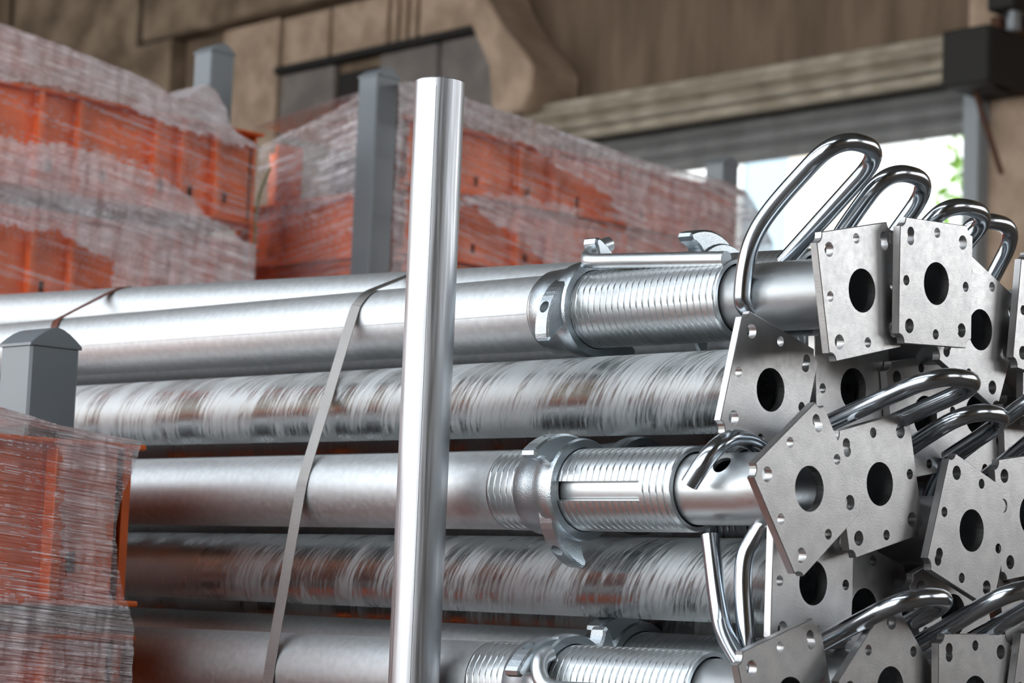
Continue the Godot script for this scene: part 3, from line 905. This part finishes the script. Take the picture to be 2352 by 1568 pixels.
func build_hall() -> void:
	var back := -7.7
	var th := 0.3
	structure("floor", [[Vector3(-16.3, -0.2, -8.0), Vector3(7.3, 0, 4.8)]], M.floor)
	# flat roof with a long rooflight left open to the sky
	structure("ceiling", [[Vector3(-16.3, 6.5, -8.0), Vector3(7.3, 6.7, 1.3)], [Vector3(-16.3, 6.5, 2.9), Vector3(7.3, 6.7, 4.8)], [Vector3(-16.3, 6.5, 1.3), Vector3(-15, 6.7, 2.9)], [Vector3(2, 6.5, 1.3), Vector3(7.3, 6.7, 2.9)]], M.roof)
	var wb := structure("wall_back", [[Vector3(-16.3, 0, back - th), Vector3(-8.0, 6.5, back)], [Vector3(-8.0, 3.46, back - th), Vector3(-5.24, 6.5, back)], [Vector3(-4.6, 0, back - th), Vector3(0.5, 6.5, back)],
		[Vector3(0.5, 4.2, back - th), Vector3(5.0, 6.5, back)], [Vector3(5.0, 0, back - th), Vector3(7.3, 6.5, back)], [Vector3(0.5, 0, back - th), Vector3(5.0, 2.1, back)], [Vector3(-5.24, 3.75, back - th), Vector3(-4.6, 6.5, back)]], M.stained)
	part_box("door_jamb", Vector3(-5.24, 0, back - th), Vector3(-4.6, 3.75, back), M.plaster, wb)
	# left part of the wall: precast beam, pilasters, a course of blocks and grey sheet panels below them
	part_box("beam", Vector3(-11.25, 4.37, back), Vector3(-8.25, 5.3, back + 0.16), M.concrete, wb, 0.02)
	part_box("pilaster", Vector3(-11.4, 0, back), Vector3(-10.98, 4.37, back + 0.12), M.concrete, wb, 0.01)
	part_box("pilaster", Vector3(-10.52, 0, back), Vector3(-9.98, 4.36, back + 0.06), M.plaster, wb, 0.01)
	part_box("wall_slab", Vector3(-16.2, 0, back), Vector3(-12.95, 6.4, back + 0.10), M.stained, wb, 0.01)
	part_box("wall_slab", Vector3(-12.92, 0, back), Vector3(-11.42, 6.4, back + 0.08), M.concrete, wb, 0.01)
	var x := -9.95
	for wide in [0.44, 0.5, 0.07, 0.07, 0.07, 0.45]:
		part_box("block", Vector3(x, 4.06, back), Vector3(x + wide - 0.02, 4.345, back + 0.05), M.plaster, wb, 0.008)
		x += wide + 0.01
	part_box("ledge", Vector3(-9.97, 4.015, back), Vector3(-8.1, 4.05, back + 0.09), M.dark, wb)
	for q in [[-9.96, -9.47], [-9.08, -8.60], [-8.575, -8.03]]:
		part_box("sheet_panel", Vector3(q[0], 1.2, back), Vector3(q[1], 4.01, back + 0.04), M.panel_grey, wb, 0.006)
	part_box("painted_opening", Vector3(-9.465, 1.2, back), Vector3(-9.085, 3.96, back + 0.005), M.dark, wb)  # flat sheet on the uncut wall; the shade inside an opening is its colour
	# curved haunch under the beam's end
	var h := MB.new()
	h.prism(PackedVector2Array([Vector2(-8.1596, 4.2469), Vector2(-7.9613, 4.2134), Vector2(-7.8947, 4.0669), Vector2(-7.7778, 3.9144), Vector2(-7.6362, 3.7827), Vector2(-7.5509, 3.683), Vector2(-7.557, 3.5746), Vector2(-7.6342, 3.475), Vector2(-7.8267, 3.4587), Vector2(-7.868, 3.7266), Vector2(-7.9922, 3.9241)]), func(p: Vector2, d: float) -> Vector3: return Vector3(p.x, p.y, back + d), 0.35, 0.015)
	put("haunch", h, M.plaster, wb)
	# open loading side: low sill, slim columns, eaves beam
	var open_side := [[Vector3(-16.3, 0, 4.5), Vector3(7.3, 0.35, 4.8)], [Vector3(-16.3, 6.1, 4.5), Vector3(7.3, 6.5, 4.8)], [Vector3(1.5, 0.35, 4.5), Vector3(7.3, 6.1, 4.8)]]
	for q in [-16.1, -10.6, -5.1]:
		open_side.append([Vector3(q - 0.15, 0.35, 4.5), Vector3(q + 0.15, 6.1, 4.8)])
	structure("wall_front", open_side, M.concrete)
	structure("wall_left", [[Vector3(-16.3, 0, -7.7), Vector3(-16.0, 6.5, 4.5)]], M.concrete)
	structure("wall_right", [[Vector3(7.0, 0, -7.7), Vector3(7.3, 3.0, 4.5)], [Vector3(7.0, 5.6, -7.7), Vector3(7.3, 6.5, 4.5)], [Vector3(7.0, 3.0, -7.7), Vector3(7.3, 5.6, -7.2)], [Vector3(7.0, 3.0, -2.6), Vector3(7.3, 5.6, 4.5)]], M.concrete)

	# roller shutter: coil, curtain of slats, guide, end bracket
	var o := thing("roller_shutter", Vector3(-6.6, 3.13, back + 0.1), "half raised grey roller shutter with its coil of slats under the wall beam", "roller shutter")
	var coil := MB.new()
	var rows := []
	var uvs := []
	for e in 2:
		var row := PackedVector3Array()
		var uv := []
		for k in 161:
			var a := TAU * k / 160.0
			var rr := 0.062 + 0.045 * absf(sin(a * 4.0 + 0.5))
			row.append(Vector3(-1.36 if e == 0 else 1.42, 0.30 + rr * sin(a), 0.045 + rr * cos(a)))
			uv.append(Vector2(e * 2.6, k / 160.0))
		rows.append(row)
		uvs.append(uv)
	coil.grid(rows, uvs, func(p: Vector3): return Vector3(0, p.y - 0.30, p.z - 0.045))
	put("coil", coil, M.coil, o)
	for k in 5:
		var s := MB.new()
		var line := PackedVector2Array()
		for j in 7:
			var u := j / 6.0
			line.append(Vector2(0.03 * sin(u * PI), u * 0.074))
		for j in 7:
			var u := 1.0 - j / 6.0
			line.append(Vector2(0.03 * sin(u * PI) - 0.006, u * 0.074))
		s.prism(line, func(p: Vector2, d: float) -> Vector3: return Vector3(-1.39 + d, p.y + k * 0.073, p.x - 0.085), 2.79)
		put("slat", s, M.slat, o)
	part_box("bracket", Vector3(1.45, 0.13, -0.1), Vector3(1.68, 0.37, 0.23), M.dark, o, 0.01)
	part_box("bracket", Vector3(1.63, 0.13, -0.1), Vector3(1.675, 0.42, 0.15), M.rust, o, 0.006)
	part_box("guide", Vector3(1.39, -3.13, -0.11), Vector3(1.47, 0.25, -0.02), M.guide, o, 0.005)
	part_box("guide", Vector3(-1.44, -3.13, -0.11), Vector3(-1.36, 0.25, -0.02), M.guide, o, 0.005)
	var crank := MB.new()
	crank.sweep(PackedVector3Array([Vector3(-5.0951, 3.346, -7.5), Vector3(-5.0271, 3.1448, -7.5), Vector3(-4.9344, 2.9026, -7.5)]), 0.012, 10)
	tag(put("crank_rod", crank, M.rust), "thin rusty crank rod hanging slanting beside the shutter guide", "rod")
	# floodlight, switched off, at the upper right
	var l := thing("floodlight", Vector3(-4.9116, 3.6307, -7.5), "dark floodlight on the wall in the upper right corner", "lamp")
	part_box("housing", Vector3(-0.07, -0.06, -0.06), Vector3(0.06, 0.06, 0.06), M.dark, l, 0.01)
	part_box("arm", Vector3(-0.015, -0.09, -0.2), Vector3(0.015, -0.05, 0.02), M.dark, l, 0.003)
	part_box("stub", Vector3(0.0, -0.14, -0.03), Vector3(0.04, -0.05, 0.02), M.guide, l, 0.003)

func build_outside() -> void:
	structure("yard_ground", [[Vector3(-60, -0.25, -60), Vector3(40, -0.21, 60)]], M.yard)
	var o := thing("neighbouring_building", Vector3(-14, -0.2, -15), "pale building with a window across the yard, seen through the open shutter", "building")
	part_box("wall", Vector3(-14, 0, -6), Vector3(2.06, 9, 0), M.white_wall, o)
	part_box("pier", Vector3(2.06, 0, -6), Vector3(2.64, 9, 0.12), M.beige_wall, o)
	part_box("wall", Vector3(2.64, 0, -6), Vector3(9, 9, 0), M.white_wall, o)
	part_box("window_frame", Vector3(1.96, 3.2, 0), Vector3(2.06, 6.4, 0.05), M.beige_wall, o)
	part_box("window_frame", Vector3(1.34, 3.2, 0), Vector3(1.42, 6.4, 0.05), M.white_wall, o)
	part_box("pane", Vector3(1.42, 3.2, 0.0), Vector3(1.96, 6.4, 0.02), M.window_glass, o)
	# a bit of foliage at the corner of the building
	var s := thing("shrub", Vector3(-8.8564, -0.2, -13.2), "scrap of bright green foliage beside the shutter guide, out in the yard", "shrub")
	var leaves := MB.new()
	for k in 500:
		var at := Vector3(random.randfn(0, 0.1), 3.7 + random.randf_range(-0.9, 1.2), random.randfn(0, 0.3))
		var u := Vector3(random.randf_range(-1, 1), random.randf_range(-1, 1), random.randf_range(-1, 1)).normalized() * 0.07
		var w := u.cross(Vector3(random.randf_range(-1, 1), 0.3, random.randf_range(-1, 1))).normalized() * 0.035
		leaves.quad(at - u, at + w, at + u, at - w, u.cross(w).normalized())
	put("foliage", leaves, M.leaf, s)
	var stem := MB.new()
	stem.sweep(PackedVector3Array([Vector3.ZERO, Vector3(0.02, 2.2, 0), Vector3(0, 4.4, 0)]), 0.04, 8)
	put("stem", stem, M.timber, s)

func build_stillage() -> void:
	var o := thing("tube_stillage", Vector3(-1.547, 0, -1.383), "bright round steel tube standing upright in front of the props", "steel post")
	var b := MB.new()
	b.lathe(PackedVector2Array([Vector2(0.12, 0.0242), Vector2(1.7078, 0.0242), Vector2(1.709, 0.0232), Vector2(1.709, 0.0206), Vector2(1.4, 0.0206)]), 64)
	var p := put("upright", b, M.pole, o)
	p.rotation = Vector3(0, 0, PI / 2.0)
	var weld := MB.new()
	weld.sweep(PackedVector3Array([Vector3(0.0035, 0.2, 0.0241), Vector3(0.0035, 1.7, 0.0241)]), 0.0004, 6)
	put("weld_seam", weld, M.pole, o).rotation.y = 0.55
	for x in [0.0, -0.95]:
		part_box("cross_beam", Vector3(x - 0.05, 0.97, -0.62), Vector3(x + 0.05, 1.055, -0.03), M.timber, o, 0.004)
		for z in [-0.55, -0.08]:
			part_box("leg", Vector3(x - 0.035, 0, z - 0.035), Vector3(x + 0.035, 0.97, z + 0.035), M.grey_paint, o, 0.003)
	part_box("side_beam", Vector3(-0.98, 0.1, -0.035), Vector3(0.03, 0.17, 0.03), M.grey_paint, o, 0.003)

func build_stacks() -> void:
	# stack behind on the left
	make_post(Vector2(-3.655, -2.635), 2.298, 0.03, "grey square post sticking out of the wrapped stack at the upper left", 2.118)
	make_post(Vector2(-3.418, -2.885), 2.262, 0.03, "grey square post wrapped in film left of the bright round tube")
	make_post(Vector2(-3.54, -4.13), 2.285, 0.03, "far grey square post in front of the bright shutter opening")
	make_post(Vector2(-2.02, -1.25), 1.48, 0.03, "near grey square post with a roof-shaped cap at the left edge", 1.358)
	var y := 2.118
	for k in 9:
		var lowest := maxf(0.0, y - 0.195)
		make_panel(Vector3(-4.5, lowest, -2.735), Vector3(-3.6, y, -1.4), [-2.62, -2.535, -2.47, -2.29, -2.2, -1.9, -1.6], [-4.2, -3.9],
			["orange panel on top of the wrapped stack at the upper left", "orange panel second from the top in the wrapped stack at the left"][k] if k < 2 else "orange panel low down in the wrapped stack at the left", "panels of the left wrapped stack")
		y = lowest - 0.04
		if y < 0.05:
			break
	y = 2.165
	for k in 12:
		var lowest := maxf(0.0, y - 0.14)
		make_panel(Vector3(-3.46 if k == 0 else -3.95, lowest, -4.03), Vector3(-3.38, y, -2.93), [-3.085, -3.275, -3.38, -3.62, -3.8], [-3.8],
			["orange panel on top of the wrapped stack behind the round tube", "orange panel second from the top of the stack behind the round tube"][k] if k < 2 else "orange panel low down in the stack behind the round tube", "panels of the middle wrapped stack")
		y = lowest - 0.008
		if y < 0.05:
			break
	y = 1.358
	for k in 7:
		var lowest := maxf(0.0, y - 0.172)
		make_panel(Vector3(-2.85, lowest, -1.342), Vector3(-1.945, y, -0.8), [-1.238, -1.0], [-2.2], "orange wrapped panel on top of the near stack at the lower left" if k == 0 else "orange panel under the top one in the near stack at the lower left", "panels of the near wrapped stack")
		y = lowest - 0.03
		if y < 0.05:
			break
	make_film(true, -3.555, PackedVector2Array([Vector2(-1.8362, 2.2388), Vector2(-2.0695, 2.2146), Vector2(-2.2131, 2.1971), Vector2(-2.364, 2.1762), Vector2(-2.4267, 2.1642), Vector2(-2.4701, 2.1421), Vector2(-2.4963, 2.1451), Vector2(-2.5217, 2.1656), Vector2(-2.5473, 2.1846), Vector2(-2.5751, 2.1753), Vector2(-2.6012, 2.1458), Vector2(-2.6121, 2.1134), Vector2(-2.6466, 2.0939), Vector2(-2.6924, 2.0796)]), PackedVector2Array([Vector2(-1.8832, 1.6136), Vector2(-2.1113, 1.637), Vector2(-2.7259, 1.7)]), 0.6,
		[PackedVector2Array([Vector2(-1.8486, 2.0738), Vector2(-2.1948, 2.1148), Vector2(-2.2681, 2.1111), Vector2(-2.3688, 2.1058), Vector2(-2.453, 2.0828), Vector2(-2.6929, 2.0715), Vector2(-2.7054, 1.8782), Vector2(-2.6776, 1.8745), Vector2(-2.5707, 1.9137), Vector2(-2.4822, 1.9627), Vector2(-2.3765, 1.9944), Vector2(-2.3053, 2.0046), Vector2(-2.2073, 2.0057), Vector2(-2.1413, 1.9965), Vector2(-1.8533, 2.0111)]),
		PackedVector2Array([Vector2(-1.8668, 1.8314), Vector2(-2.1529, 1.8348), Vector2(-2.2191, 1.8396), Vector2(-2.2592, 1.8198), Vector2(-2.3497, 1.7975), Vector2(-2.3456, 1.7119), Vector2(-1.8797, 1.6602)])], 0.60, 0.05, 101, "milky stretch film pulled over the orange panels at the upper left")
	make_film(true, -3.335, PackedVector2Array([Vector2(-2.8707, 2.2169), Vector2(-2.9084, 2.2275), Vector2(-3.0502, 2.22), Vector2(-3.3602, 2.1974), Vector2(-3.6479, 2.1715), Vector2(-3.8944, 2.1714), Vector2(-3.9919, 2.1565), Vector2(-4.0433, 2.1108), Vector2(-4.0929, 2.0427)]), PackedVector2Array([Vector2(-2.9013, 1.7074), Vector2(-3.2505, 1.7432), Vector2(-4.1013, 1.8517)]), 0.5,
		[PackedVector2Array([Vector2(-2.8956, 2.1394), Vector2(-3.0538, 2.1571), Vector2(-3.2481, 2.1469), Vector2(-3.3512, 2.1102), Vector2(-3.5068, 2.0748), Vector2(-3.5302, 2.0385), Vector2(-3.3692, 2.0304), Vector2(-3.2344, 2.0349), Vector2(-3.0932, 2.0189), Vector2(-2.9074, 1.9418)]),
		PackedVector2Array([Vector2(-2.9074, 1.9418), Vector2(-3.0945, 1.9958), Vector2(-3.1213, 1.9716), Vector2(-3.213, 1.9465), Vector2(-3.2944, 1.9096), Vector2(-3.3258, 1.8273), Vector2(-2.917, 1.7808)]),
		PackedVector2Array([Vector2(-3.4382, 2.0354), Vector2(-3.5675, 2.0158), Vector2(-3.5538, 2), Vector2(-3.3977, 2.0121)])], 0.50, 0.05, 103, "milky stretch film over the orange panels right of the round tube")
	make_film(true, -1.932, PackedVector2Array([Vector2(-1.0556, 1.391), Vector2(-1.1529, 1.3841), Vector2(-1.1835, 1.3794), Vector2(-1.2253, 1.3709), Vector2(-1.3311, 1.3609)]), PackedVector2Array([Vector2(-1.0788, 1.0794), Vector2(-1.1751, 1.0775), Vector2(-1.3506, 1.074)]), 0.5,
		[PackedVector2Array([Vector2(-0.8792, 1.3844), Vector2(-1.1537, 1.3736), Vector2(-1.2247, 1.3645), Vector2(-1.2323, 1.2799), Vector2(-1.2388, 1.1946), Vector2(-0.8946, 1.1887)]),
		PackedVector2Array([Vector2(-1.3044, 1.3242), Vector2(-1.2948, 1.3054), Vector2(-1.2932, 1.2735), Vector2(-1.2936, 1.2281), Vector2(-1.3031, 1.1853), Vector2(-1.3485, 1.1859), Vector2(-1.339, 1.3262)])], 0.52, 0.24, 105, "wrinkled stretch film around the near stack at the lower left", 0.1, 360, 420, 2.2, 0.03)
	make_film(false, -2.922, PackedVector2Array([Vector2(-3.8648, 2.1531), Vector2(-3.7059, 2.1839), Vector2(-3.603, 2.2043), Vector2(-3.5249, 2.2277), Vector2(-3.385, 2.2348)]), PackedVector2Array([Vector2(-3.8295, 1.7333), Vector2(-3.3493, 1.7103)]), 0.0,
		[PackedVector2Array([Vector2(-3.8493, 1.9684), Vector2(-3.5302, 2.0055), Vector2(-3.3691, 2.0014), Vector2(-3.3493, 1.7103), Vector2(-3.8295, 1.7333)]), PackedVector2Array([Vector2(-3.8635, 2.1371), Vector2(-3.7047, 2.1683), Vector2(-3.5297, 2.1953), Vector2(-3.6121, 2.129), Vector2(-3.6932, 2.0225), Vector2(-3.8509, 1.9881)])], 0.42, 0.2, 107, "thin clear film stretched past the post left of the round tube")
	# end of an upright rail between the two stacks, and the green strap round the left stack's end
	var r0 := Vector3(-3.9163, 2.0232, -2.99)
	var r1 := Vector3(-3.8378, 2.1513, -2.99)
	var rail := thing("orange_strut", Vector3(r0.x, 0, -3.02), "bright orange strut end between the wrapped stacks", "strut")
	part_box("face", Vector3(0, 1.0, 0), Vector3(r1.x - r0.x, r1.y, 0.03), M.orange, rail, 0.002)
	part_box("edge_flange", Vector3(r1.x - r0.x, 1.0, 0.002), Vector3(r1.x - r0.x + 0.012, r1.y + 0.006, 0.075), M.orange, rail, 0.002)
	part_box("foot", Vector3(0.005, 0, 0.004), Vector3(r1.x - r0.x - 0.005, 1.0, 0.026), M.orange, rail)
	var band := MB.new()
	band.sweep(rounded([Vector3(-3.575, 2.0438, -2.7352), Vector3(-3.575, 2.0137, -2.7189), Vector3(-3.575, 1.9707, -2.7058), Vector3(-3.575, 1.9247, -2.702), Vector3(-3.575, 1.8432, -2.7039)], 0.03), 0.0025, 8)
	tag(put("green_strap", band, M.green, self), "thin green strap round the end of the upper left stack", "strap")
